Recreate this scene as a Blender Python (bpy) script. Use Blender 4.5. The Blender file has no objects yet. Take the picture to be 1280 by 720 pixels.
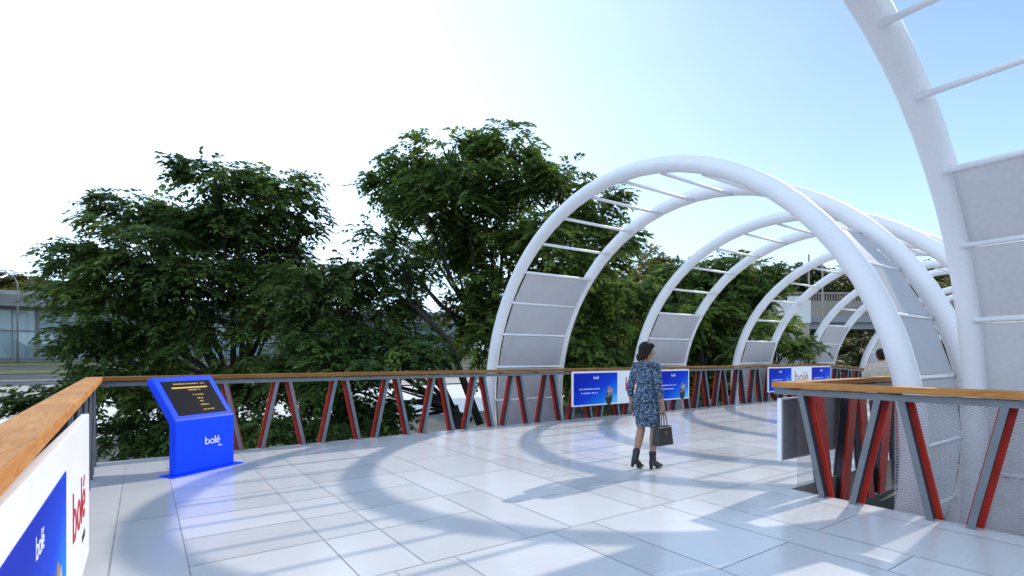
import bpy, bmesh, math, random
import numpy as np
from mathutils import Vector, Matrix
SC = bpy.context.scene
COL = SC.collection
R = math.radians
PI = math.pi

# ------------------------------------------------------------------ camera frame (X along the far walkway, Y across it)
F_PX, HOR, EYE = 655.0, 445.0, 1.52
TH = R(54.85)
VA, VB, RA, RB = math.cos(TH), math.sin(TH), math.sin(TH), -math.cos(TH)

def at(x, y, d):
    """world point seen at pixel x,y of the 1280x720 photo, d metres in front of the lens"""
    k = (x - 640) / F_PX
    return Vector(((VA + k * RA) * d, (VB + k * RB) * d, EYE + (HOR - y) / F_PX * d))

# ------------------------------------------------------------------ materials
def new_mat(name):
    m = bpy.data.materials.new(name); m.use_nodes = True
    nt = m.node_tree
    b = nt.nodes['Principled BSDF']
    return m, nt, b

def N(nt, t, **kw):
    n = nt.nodes.new(t)
    for k, v in kw.items():
        if k in n.inputs.keys() if isinstance(k, str) else False:
            n.inputs[k].default_value = v
        else:
            setattr(n, k, v)
    return n

def rgba(c): return (c[0], c[1], c[2], 1.0)

def ramp(nt, stops, interp='LINEAR'):
    n = nt.nodes.new('ShaderNodeValToRGB')
    cr = n.color_ramp; cr.interpolation = interp
    while len(cr.elements) < len(stops): cr.elements.new(0.5)
    for e, (p, c) in zip(cr.elements, stops):
        e.position = p; e.color = rgba(c)
    return n

def simple(name, col, rough=0.5, metal=0.0, var=0.12, scale=8.0, bump=0.0, bscale=60.0, spec=0.5, stretch=(1, 1, 1)):
    """base colour with mottling and roughness variation, optional fine bump"""
    m, nt, b = new_mat(name); L = nt.links
    tc = N(nt, 'ShaderNodeTexCoord')
    mp = N(nt, 'ShaderNodeMapping'); mp.inputs['Scale'].default_value = stretch
    L.new(tc.outputs['Object'], mp.inputs['Vector'])
    nz = N(nt, 'ShaderNodeTexNoise'); nz.inputs['Scale'].default_value = scale; nz.inputs['Detail'].default_value = 6
    L.new(mp.outputs[0], nz.inputs['Vector'])
    lo = [max(0, c * (1 - var)) for c in col]; hi = [min(1, c * (1 + var)) for c in col]
    cr = ramp(nt, [(0.3, lo), (0.7, hi)])
    L.new(nz.outputs['Fac'], cr.inputs['Fac'])
    L.new(cr.outputs['Color'], b.inputs['Base Color'])
    mr = N(nt, 'ShaderNodeMapRange'); mr.inputs['To Min'].default_value = max(0, rough - .08); mr.inputs['To Max'].default_value = min(1, rough + .08)
    L.new(nz.outputs['Fac'], mr.inputs['Value']); L.new(mr.outputs[0], b.inputs['Roughness'])
    b.inputs['Metallic'].default_value = metal
    b.inputs['Specular IOR Level'].default_value = spec
    if bump:
        n2 = N(nt, 'ShaderNodeTexNoise'); n2.inputs['Scale'].default_value = bscale; n2.inputs['Detail'].default_value = 3
        L.new(mp.outputs[0], n2.inputs['Vector'])
        bp = N(nt, 'ShaderNodeBump'); bp.inputs['Strength'].default_value = bump; bp.inputs['Distance'].default_value = 0.01
        L.new(n2.outputs['Fac'], bp.inputs['Height']); L.new(bp.outputs[0], b.inputs['Normal'])
    return m

def tile_mat():
    m, nt, b = new_mat('pale_stone_tile'); L = nt.links
    geo = N(nt, 'ShaderNodeNewGeometry')
    tc = N(nt, 'ShaderNodeTexCoord')
    mp = N(nt, 'ShaderNodeMapping'); mp.inputs['Scale'].default_value = (1.2, 22, 1)
    L.new(tc.outputs['Object'], mp.inputs['Vector'])
    nz = N(nt, 'ShaderNodeTexNoise'); nz.inputs['Scale'].default_value = 1.6; nz.inputs['Detail'].default_value = 7
    L.new(mp.outputs[0], nz.inputs['Vector'])
    big = N(nt, 'ShaderNodeTexNoise'); big.inputs['Scale'].default_value = .55; big.inputs['Detail'].default_value = 5
    L.new(tc.outputs['Object'], big.inputs['Vector'])
    r1 = ramp(nt, [(0.25, (.505, .50, .50)), (0.5, (.63, .63, .63)), (0.85, (.71, .71, .71))])
    ma = N(nt, 'ShaderNodeMath', operation='MULTIPLY_ADD'); ma.inputs[1].default_value = .35; 
    L.new(geo.outputs['Random Per Island'], ma.inputs[0])
    mb = N(nt, 'ShaderNodeMath', operation='MULTIPLY_ADD'); mb.inputs[1].default_value = .35
    L.new(nz.outputs['Fac'], mb.inputs[0])
    mc = N(nt, 'ShaderNodeMath', operation='MULTIPLY'); mc.inputs[1].default_value = .6
    L.new(big.outputs['Fac'], mc.inputs[0]); L.new(mc.outputs[0], mb.inputs[2]); L.new(mb.outputs[0], ma.inputs[2])
    L.new(ma.outputs[0], r1.inputs['Fac'])
    L.new(r1.outputs['Color'], b.inputs['Base Color'])
    mr = N(nt, 'ShaderNodeMapRange'); mr.inputs['To Min'].default_value = .10; mr.inputs['To Max'].default_value = .28
    L.new(big.outputs['Fac'], mr.inputs['Value']); L.new(mr.outputs[0], b.inputs['Roughness'])
    bp = N(nt, 'ShaderNodeBump'); bp.inputs['Strength'].default_value = .12; bp.inputs['Distance'].default_value = .004
    L.new(nz.outputs['Fac'], bp.inputs['Height']); L.new(bp.outputs[0], b.inputs['Normal'])
    b.inputs['Specular IOR Level'].default_value = .75
    return m

def wood_mat(name='oiled_timber', k=1.0):
    m, nt, b = new_mat(name); L = nt.links
    tc = N(nt, 'ShaderNodeTexCoord')
    mp = N(nt, 'ShaderNodeMapping'); mp.inputs['Scale'].default_value = (1.0, 9, 9)
    L.new(tc.outputs['Object'], mp.inputs['Vector'])
    nz = N(nt, 'ShaderNodeTexNoise'); nz.inputs['Scale'].default_value = 3.2; nz.inputs['Detail'].default_value = 9; nz.inputs['Distortion'].default_value = 1.2
    L.new(mp.outputs[0], nz.inputs['Vector'])
    fine = N(nt, 'ShaderNodeTexNoise'); fine.inputs['Scale'].default_value = 26; fine.inputs['Detail'].default_value = 4
    L.new(mp.outputs[0], fine.inputs['Vector'])
    big = N(nt, 'ShaderNodeTexNoise'); big.inputs['Scale'].default_value = 1.3; big.inputs['Detail'].default_value = 2
    L.new(tc.outputs['Object'], big.inputs['Vector'])
    ad = N(nt, 'ShaderNodeMath', operation='MULTIPLY_ADD'); ad.inputs[1].default_value = .3
    L.new(fine.outputs['Fac'], ad.inputs[0])
    a2 = N(nt, 'ShaderNodeMath', operation='MULTIPLY_ADD'); a2.inputs[1].default_value = .45
    L.new(big.outputs['Fac'], a2.inputs[0])
    a3 = N(nt, 'ShaderNodeMath', operation='MULTIPLY'); a3.inputs[1].default_value = .6
    L.new(nz.outputs['Fac'], a3.inputs[0]); L.new(a3.outputs[0], ad.inputs[2]); L.new(ad.outputs[0], a2.inputs[2])
    cr = ramp(nt, [(p_, (c_[0] * k, c_[1] * k, c_[2] * k)) for p_, c_ in ((.36, (.27, .10, .022)), (.62, (.47, .20, .05)), (.9, (.62, .33, .11)))])
    L.new(a2.outputs[0], cr.inputs['Fac']); L.new(cr.outputs['Color'], b.inputs['Base Color'])
    b.inputs['Roughness'].default_value = .62; b.inputs['Specular IOR Level'].default_value = .18
    bp = N(nt, 'ShaderNodeBump'); bp.inputs['Strength'].default_value = .2; bp.inputs['Distance'].default_value = .004
    L.new(fine.outputs['Fac'], bp.inputs['Height']); L.new(bp.outputs[0], b.inputs['Normal'])
    return m

def leaf_mat(name, dark, light, trans=.25):
    m, nt, b = new_mat(name); L = nt.links
    at_ = N(nt, 'ShaderNodeAttribute', attribute_name='tint')
    cr = ramp(nt, [(0, dark), (.75, light), (1, (light[0] * 1.6, light[1] * 1.35, light[2] * 1.0))])
    L.new(at_.outputs['Fac'], cr.inputs['Fac'])
    L.new(cr.outputs['Color'], b.inputs['Base Color'])
    b.inputs['Roughness'].default_value = .6
    b.inputs['Specular IOR Level'].default_value = .2
    tr = N(nt, 'ShaderNodeBsdfTranslucent'); L.new(cr.outputs['Color'], tr.inputs['Color'])
    mx = N(nt, 'ShaderNodeMixShader'); mx.inputs[0].default_value = trans
    out = nt.nodes['Material Output']
    L.new(b.outputs[0], mx.inputs[1]); L.new(tr.outputs[0], mx.inputs[2]); L.new(mx.outputs[0], out.inputs['Surface'])
    return m

def dress_mat():
    m, nt, b = new_mat('mottled_print_fabric'); L = nt.links
    tc = N(nt, 'ShaderNodeTexCoord')
    v = N(nt, 'ShaderNodeTexNoise'); v.inputs['Scale'].default_value = 38; v.inputs['Detail'].default_value = 3.0; v.inputs['Distortion'].default_value = 1.0
    L.new(tc.outputs['Object'], v.inputs['Vector'])
    cr = ramp(nt, [(.0, (.006, .008, .014)), (.41, (.010, .020, .045)), (.47, (.03, .075, .15)), (.53, (.085, .16, .25)), (.585, (.33, .36, .36)), (.63, (.03, .045, .06))], 'CONSTANT')
    L.new(v.outputs['Fac'], cr.inputs['Fac']); L.new(cr.outputs['Color'], b.inputs['Base Color'])
    b.inputs['Roughness'].default_value = .8
    return m

def poster_mat():
    m, nt, b = new_mat('blue_poster_print'); L = nt.links
    tc = N(nt, 'ShaderNodeTexCoord')
    sx = N(nt, 'ShaderNodeSeparateXYZ'); L.new(tc.outputs['Generated'], sx.inputs[0])
    ad = N(nt, 'ShaderNodeMath', operation='SUBTRACT'); L.new(sx.outputs['X'], ad.inputs[0]); L.new(sx.outputs['Z'], ad.inputs[1])
    mr = N(nt, 'ShaderNodeMapRange'); mr.inputs['From Min'].default_value = -.5; mr.inputs['From Max'].default_value = .85
    L.new(ad.outputs[0], mr.inputs['Value'])
    cr = ramp(nt, [(0, (.004, .022, .42)), (.45, (.004, .055, .62)), (.8, (.012, .22, .80)), (1, (.15, .55, .85))])
    L.new(mr.outputs[0], cr.inputs['Fac']); L.new(cr.outputs['Color'], b.inputs['Base Color'])
    b.inputs['Specular IOR Level'].default_value = .12
    b.inputs['Roughness'].default_value = .6
    return m

def screen_mat():
    m, nt, b = new_mat('dark_display_glass')
    b.inputs['Base Color'].default_value = (.008, .008, .009, 1); b.inputs['Roughness'].default_value = .22; b.inputs['Specular IOR Level'].default_value = .22
    b.inputs['Emission Color'].default_value = (.02, .017, .015, 1); b.inputs['Emission Strength'].default_value = .25
    return m

def glow_mat(name, c, s):
    m, nt, b = new_mat(name)
    b.inputs['Base Color'].default_value = rgba(c); b.inputs['Emission Color'].default_value = rgba(c); b.inputs['Emission Strength'].default_value = s
    return m

def glass_facade_mat():
    m, nt, b = new_mat('facade_glass'); L = nt.links
    tc = N(nt, 'ShaderNodeTexCoord')
    mp = N(nt, 'ShaderNodeMapping'); mp.inputs['Scale'].default_value = (.45, 1, .5)
    L.new(tc.outputs['Object'], mp.inputs['Vector'])
    v = N(nt, 'ShaderNodeTexVoronoi'); v.inputs['Scale'].default_value = 1.0
    L.new(mp.outputs[0], v.inputs['Vector'])
    sp = N(nt, 'ShaderNodeSeparateColor'); L.new(v.outputs['Color'], sp.inputs[0])
    cr = ramp(nt, [(0, (.10, .16, .18)), (.5, (.20, .30, .33)), (1, (.38, .48, .50))])
    L.new(sp.outputs[0], cr.inputs['Fac']); L.new(cr.outputs['Color'], b.inputs['Base Color'])
    b.inputs['Roughness'].default_value = .12; b.inputs['Specular IOR Level'].default_value = .6
    return m

def grain_mat(name, col, scale, amt, rough):
    """white coated tube with sandy grain"""
    m, nt, b = new_mat(name); L = nt.links
    tc = N(nt, 'ShaderNodeTexCoord')
    n1 = N(nt, 'ShaderNodeTexNoise'); n1.inputs['Scale'].default_value = scale; n1.inputs['Detail'].default_value = 3
    n2 = N(nt, 'ShaderNodeTexNoise'); n2.inputs['Scale'].default_value = 2.2; n2.inputs['Detail'].default_value = 5
    L.new(tc.outputs['Object'], n1.inputs['Vector']); L.new(tc.outputs['Object'], n2.inputs['Vector'])
    a = N(nt, 'ShaderNodeMath', operation='MULTIPLY_ADD'); a.inputs[1].default_value = .5
    b2 = N(nt, 'ShaderNodeMath', operation='MULTIPLY'); b2.inputs[1].default_value = .5
    L.new(n2.outputs['Fac'], b2.inputs[0]); L.new(n1.outputs['Fac'], a.inputs[0]); L.new(b2.outputs[0], a.inputs[2])
    cr = ramp(nt, [(.3, [c * (1 - amt) for c in col]), (.7, col)])
    L.new(a.outputs[0], cr.inputs['Fac']); L.new(cr.outputs['Color'], b.inputs['Base Color'])
    b.inputs['Roughness'].default_value = rough
    bp = N(nt, 'ShaderNodeBump'); bp.inputs['Strength'].default_value = .06; bp.inputs['Distance'].default_value = .002
    L.new(n1.outputs['Fac'], bp.inputs['Height']); L.new(bp.outputs[0], b.inputs['Normal'])
    return m

M = {}
M['tile'] = tile_mat()
M['joint'] = simple('tile_joint', (.41, .41, .42), .9, var=.2)
M['concrete'] = simple('concrete', (.34, .33, .32), .85, var=.15, scale=1.5, bump=.2, bscale=20)
M['wood'] = wood_mat()
M['shaded_wood'] = wood_mat('shade_darkened_timber', .52)  # shade on the far handrail put into a darker timber colour
M['steel'] = simple('grey_painted_steel', (.165, .178, .195), .5, metal=.0, var=.12, scale=5)
M['dark_steel'] = simple('clip_and_web_shade_steel', (.03, .033, .045), .6, var=.2)  # black clips; on the brace webs, their shadow put into the colour
M['red'] = simple('red_painted_steel', (.50, .026, .012), .45, var=.22, scale=6)
M['mesh'] = simple('expanded_metal', (.42, .43, .45), .45, metal=.3, var=.1)
M['white_tube'] = grain_mat('white_coated_tube', (.84, .84, .85), 55, .10, .42)
M['panel'] = grain_mat('grey_sheet_panel', (.68, .685, .71), 24, .14, .55)
_nt = M['panel'].node_tree; _b = _nt.nodes['Principled BSDF']; _o = _nt.nodes['Material Output']
_t = _nt.nodes.new('ShaderNodeBsdfTranslucent'); _x = _nt.nodes.new('ShaderNodeMixShader'); _x.inputs[0].default_value = .38
_cl = _b.inputs['Base Color'].links[0].from_socket
_nt.links.new(_cl, _t.inputs['Color']); _nt.links.new(_b.outputs[0], _x.inputs[1]); _nt.links.new(_t.outputs[0], _x.inputs[2]); _nt.links.new(_x.outputs[0], _o.inputs['Surface'])
M['kiosk'] = simple('blue_powder_coat', (.0, .06, .92), .4, var=.04, scale=3, spec=.25)
M['screen'] = screen_mat()
M['amber'] = glow_mat('amber_screen_text', (.55, .33, .05), .35)
M['white'] = simple('white_board', (.86, .86, .86), .4, var=.02)
M['white_ink'] = simple('white_ink', (.85, .87, .9), .5, var=.02)
M['red_ink'] = simple('red_ink', (.50, .015, .03), .5, var=.03)
M['poster'] = poster_mat()
M['grey_back'] = simple('board_edge_grey', (.21, .21, .22), .6, var=.1)
M['skin'] = simple('brown_skin', (.36, .19, .125), .5, var=.10, scale=14)
M['hair'] = simple('dark_brown_hair', (.020, .011, .008), .65, var=.5, scale=50, bump=.6, bscale=90, stretch=(1, 1, .25), spec=.2)
M['dress'] = dress_mat()
M['boot'] = simple('black_leather', (.012, .011, .012), .35, var=.3, bump=.2, bscale=40)
M['bag'] = simple('olive_black_leather', (.022, .024, .020), .4, var=.3, bump=.25, bscale=60)
M['brass'] = simple('brass', (.5, .38, .18), .3, metal=1.0, var=.05)
M['jacket'] = simple('sand_coloured_cloth', (.48, .40, .31), .85, var=.15, scale=18, bump=.4, bscale=30)
M['trousers'] = simple('dark_cloth', (.03, .03, .04), .85, var=.2)
M['eye'] = simple('eye', (.02, .015, .012), .15, var=.02)
M['lip'] = simple('lip', (.30, .08, .07), .45, var=.03)
M['bark'] = simple('dark_bark', (.035, .028, .022), .9, var=.4, scale=6, bump=.8, bscale=25, stretch=(1, 1, .3))
M['bark_tan'] = simple('tan_bark', (.20, .15, .085), .9, var=.35, scale=6, bump=.6, bscale=25, stretch=(1, 1, .3))
M['leaf_dark'] = leaf_mat('dark_green_leaf', (.036, .076, .022), (.140, .22, .052), .45)
M['leaf_mid'] = leaf_mat('mid_green_leaf', (.046, .095, .022), (.175, .26, .055), .45)
M['leaf_fresh'] = leaf_mat('fresh_green_leaf', (.06, .115, .028), (.20, .30, .07), .42)
M['leaf_olive'] = leaf_mat('olive_leaf', (.085, .088, .020), (.27, .235, .06), .4)
M['leaf_wood'] = leaf_mat('far_wood_leaf', (.035, .052, .018), (.13, .15, .045), .35)
M['ground'] = simple('earth_and_asphalt', (.085, .085, .075), .95, var=.35, scale=.25, bump=.3, bscale=6)
M['plaza'] = simple('pale_plaza_paving', (.66, .65, .62), .8, var=.08, scale=.4)
M['pave'] = simple('beige_paving', (.40, .37, .33), .9, var=.1, scale=.6)
M['road'] = simple('asphalt', (.07, .072, .078), .9, var=.2, scale=.5)
M['grass'] = simple('verge_grass', (.10, .125, .035), 1.0, var=.35, scale=.8, bump=.6, bscale=12)
M['roof'] = simple('roof_fascia', (.20, .20, .20), .7, var=.15, scale=.6)
M['wall'] = simple('weathered_render', (.33, .31, .28), .9, var=.2, scale=.6)
M['paleslab'] = simple('pale_concrete', (.24, .25, .26), .85, var=.15, scale=.5)
M['beige'] = simple('beige_painted_bars', (.27, .235, .185), .8, var=.15)
M['glass'] = glass_facade_mat()
M['frame'] = simple('window_frame_metal', (.18, .18, .18), .5, var=.1)
M['road_paint'] = simple('road_paint', (.75, .75, .72), .8, var=.08)

# ------------------------------------------------------------------ object helpers
def link(name, me, mats, parent=None, loc=None):
    o = bpy.data.objects.new(name, me); COL.objects.link(o)
    if mats is not None:
        for m in (mats if isinstance(mats, (list, tuple)) else [mats]): me.materials.append(m)
    if parent is not None: o.parent = parent
    if loc is not None: o.location = loc
    return o

def tag(o, label=None, cat=None, group=None, kind=None):
    if label: o['label'] = label
    if cat: o['category'] = cat
    if group: o['group'] = group
    if kind: o['kind'] = kind
    return o

def thing(name, label, cat, loc=(0, 0, 0), rz=0.0, group=None):
    o = bpy.data.objects.new(name, None); COL.objects.link(o)
    o.empty_display_size = .2; o.location = loc; o.rotation_euler = (0, 0, rz)
    return tag(o, label, cat, group)

class MB:
    """collects verts / faces / material index, then links as one mesh"""
    def __init__(s): s.v = []; s.f = []; s.mi = []; s.sm = []
    def add(s, vs, fs, mi=0, smooth=False):
        n = len(s.v); s.v += [tuple(v) for v in vs]
        for f in fs: s.f.append(tuple(i + n for i in f)); s.mi.append(mi); s.sm.append(smooth)
    def box(s, x0, x1, y0, y1, z0, z1, mi=0, T=None):
        vs = [Vector((x, y, z)) for x in (x0, x1) for y in (y0, y1) for z in (z0, z1)]
        if T is not None: vs = [T @ v for v in vs]
        s.add(vs, [(0, 1, 3, 2), (4, 6, 7, 5), (0, 4, 5, 1), (2, 3, 7, 6), (0, 2, 6, 4), (1, 5, 7, 3)], mi)
    def prism(s, prof, axis_a, axis_b, ext, o=Vector((0, 0, 0)), mi=0):
        """closed 2D profile (u,v) along axis_a,axis_b, extruded by vector ext from o"""
        n = len(prof)
        p0 = [o + axis_a * u + axis_b * v for u, v in prof]
        p1 = [p + ext for p in p0]
        fs = [tuple(range(n))[::-1], tuple(range(n, 2 * n))] + [(i, (i + 1) % n, n + (i + 1) % n, n + i) for i in range(n)]
        s.add(p0 + p1, fs, mi)
    def tube(s, pts, rad, n=8, mi=0, smooth=True, cap=True):
        pts = [Vector(p) for p in pts]
        rs = rad if isinstance(rad, (list, tuple)) else [rad] * len(pts)
        vs = []; fs = []
        up = None
        for i, p in enumerate(pts):
            if i == 0: t = pts[1] - pts[0]
            elif i == len(pts) - 1: t = pts[-1] - pts[-2]
            else: t = (pts[i + 1] - p).normalized() + (p - pts[i - 1]).normalized()
            t.normalize()
            if up is None:
                up = Vector((0, 0, 1)) if abs(t.z) < .9 else Vector((1, 0, 0))
            x = up - t * up.dot(t)
            if x.length < 1e-4: x = t.orthogonal()
            x.normalize(); up = x; y = t.cross(x)
            for k in range(n):
                a = 2 * PI * k / n
                vs.append(p + (x * math.cos(a) + y * math.sin(a)) * rs[i])
        for i in range(len(pts) - 1):
            for k in range(n):
                k2 = (k + 1) % n
                fs.append((i * n + k, i * n + k2, (i + 1) * n + k2, (i + 1) * n + k))
        if cap:
            fs.append(tuple(range(n))[::-1]); fs.append(tuple(range((len(pts) - 1) * n, len(pts) * n)))
        s.add(vs, fs, mi, smooth)
    def mesh(s, name='m'):
        me = bpy.data.meshes.new(name)
        me.from_pydata(s.v, [], s.f)
        me.polygons.foreach_set('material_index', s.mi)
        me.polygons.foreach_set('use_smooth', s.sm)
        me.update()
        return me
    def fixn(s, me):
        bm = bmesh.new(); bm.from_mesh(me); bmesh.ops.recalc_face_normals(bm, faces=bm.faces); bm.to_mesh(me); bm.free()
    def build(s, name, mats, parent=None, loc=None, fix=True):
        me = s.mesh(name)
        if fix: s.fixn(me)
        return link(name, me, mats, parent, loc)

def bevel_mesh(me, w, seg=2):
    bm = bmesh.new(); bm.from_mesh(me)
    bmesh.ops.bevel(bm, geom=[e for e in bm.edges], offset=w, segments=seg, affect='EDGES', profile=.5, clamp_overlap=True)
    bmesh.ops.recalc_face_normals(bm, faces=bm.faces)
    bm.to_mesh(me); bm.free()

def copy_thing(root):
    r = root.copy(); COL.objects.link(r)
    for ch in root.children:
        c = ch.copy(); COL.objects.link(c); c.parent = r
        for g in ch.children:
            d = g.copy(); COL.objects.link(d); d.parent = c
    return r

# ------------------------------------------------------------------ ground and street level (setting)
def gz(y):
    if y < 16: return -4.5
    if y < 84: return -4.5 + 5.3 * (y - 16) / 68
    return .8
def strip(name, y0, y1, m, off, x0=-260, x1=420, n=8):
    g = MB(); ys = [y0 + (y1 - y0) * i / n for i in range(n + 1)]
    for a, b in zip(ys[:-1], ys[1:]):
        g.add([(x0, a, gz(a) + off), (x1, a, gz(a) + off), (x1, b, gz(b) + off), (x0, b, gz(b) + off)], [(0, 1, 2, 3)])
    return tag(g.build(name, m, fix=False), kind='structure')
g = MB()
for a, b in ((-900, 0), (0, 16), (16, 84), (84, 300), (300, 1500)):
    g.add([(-1500, a, gz(a)), (1500, a, gz(a)), (1500, b, gz(b)), (-1500, b, gz(b))], [(0, 1, 2, 3)])
tag(g.build('ground', M['ground'], fix=False), kind='structure')
strip('plaza', 36, 52, M['plaza'], .02)
strip('pavement', 52, 59.5, M['pave'], .14)
strip('road', 59.6, 69, M['road'], .03)
strip('road_marking', 64.2, 64.4, M['road_paint'], .05, n=1)
strip('grass_verge', 70, 73.5, M['grass'], .06)
strip('path', 73.6, 79, M['road'], .05)
strip('lawn', 79.1, 83.9, M['grass'], .07)

# ------------------------------------------------------------------ bridge deck
EDGE_A0, EDGE_A1, FAR_B, IN_B = -.66, 6.06, 9.50, 3.06
RAMP_A, RAMP_S = 21.0, -.06
def dz(a): return 0.0 if a < RAMP_A else (a - RAMP_A) * RAMP_S
def build_deck():
    d = MB(); J = .005
    def tile(a0, a1, b0, b1):
        a0 += J; a1 -= J; b0 += J; b1 -= J
        if a1 - a0 < .02 or b1 - b0 < .02: return
        d.add([(a0, b0, dz(a0)), (a1, b0, dz(a1)), (a1, b1, dz(a1)), (a0, b1, dz(a0))], [(0, 1, 2, 3)], 0)
    rnd = random.Random(4)
    # edge course along the left railing with a slotted drain line
    tile(EDGE_A0, -.20, -8, FAR_B); 
    for k in range(30): tile(-.196, .27, -8 + k * 1.995 , min(FAR_B, -8 + (k + 1) * 1.995)) if -8 + k * 1.995 < FAR_B else None
    cols = [.27]
    while cols[-1] < 21: cols.append(cols[-1] + (.95 if len(cols) % 2 == 1 else .475))
    cols = [c for c in cols if c < 21] + [21.0]
    fine = [3.5, 4.43, 5.10, 5.77, 6.44, 7.11, 7.78, 8.45, 9.12, FAR_B]
    for i, (c0, c1) in enumerate(zip(cols[:-1], cols[1:])):
        if c1 < 2.7 or (5.5 < c0 < 9) or c0 > 12.2: bs = fine
        else:
            off = .66 if i % 2 else 0.0
            bs = [3.5] + [v for v in (4.43 + off, 5.77 + off, 7.11 + off, 8.45 + off) if v < FAR_B] + [FAR_B]
        for b0, b1 in zip(bs[:-1], bs[1:]): tile(c0, c1, b0, b1)
    # near field: the courses are staggered against the far ones
    c2 = [.27, .50]
    while c2[-1] < 21: c2.append(c2[-1] + (.48 if len(c2) % 2 == 1 else .95))
    for i, (c0, c1) in enumerate(zip(c2[:-1], c2[1:])):
        c1 = min(c1, 21.0)
        if c0 >= 21: break
        lo = -8 if c0 < EDGE_A1 - .02 else IN_B
        if c0 < EDGE_A1 < c1:
            tile(c0, EDGE_A1, -8, 3.5); tile(EDGE_A1, c1, IN_B, 3.5); continue
        if lo == IN_B: tile(c0, c1, IN_B, 3.5); continue
        off = .8 if i % 2 else 0.0
        bs = [-8] + [v for v in (-6.2 + off, -4.2 + off, -2.2 + off, -.2 + off) ] + ([2.2] if i % 2 else [1.5]) + [3.5]
        for b0, b1 in zip(bs[:-1], bs[1:]): tile(c0, c1, b0, b1)
    a = 21.0
    while a < 46:
        for b0, b1 in ((3.06, 4.6), (4.6, 6.2), (6.2, 7.8), (7.8, FAR_B)): tile(a, a + .95, b0, b1)
        a += .95
    # joint bed 3 mm below, then slab
    e = .003
    def bed(a0, a1, b0, b1):
        d.add([(a0, b0, dz(a0) - e), (a1, b0, dz(a1) - e), (a1, b1, dz(a1) - e), (a0, b1, dz(a0) - e)], [(0, 1, 2, 3)], 1)
    bed(EDGE_A0, EDGE_A1, -8, FAR_B); bed(EDGE_A1, 21, IN_B, FAR_B); bed(21, 46, IN_B, FAR_B)
    # slab sides and soffit
    def slab(a0, a1, b0, b1):
        t = .42
        vs = [(a0, b0, dz(a0) - .006), (a1, b0, dz(a1) - .006), (a1, b1, dz(a1) - .006), (a0, b1, dz(a0) - .006),
              (a0, b0, dz(a0) - t), (a1, b0, dz(a1) - t), (a1, b1, dz(a1) - t), (a0, b1, dz(a0) - t)]
        d.add(vs, [(0, 1, 2, 3), (4, 7, 6, 5), (0, 4, 5, 1), (1, 5, 6, 2), (2, 6, 7, 3), (3, 7, 4, 0)], 2)
    slab(EDGE_A0, EDGE_A1, -8, FAR_B); slab(EDGE_A1 + .001, 21, IN_B, FAR_B); slab(21.001, 46, IN_B, FAR_B)
    o = d.build('walkway_deck', [M['tile'], M['joint'], M['concrete']], fix=False)
    tag(o, kind='structure')
build_deck()

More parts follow.
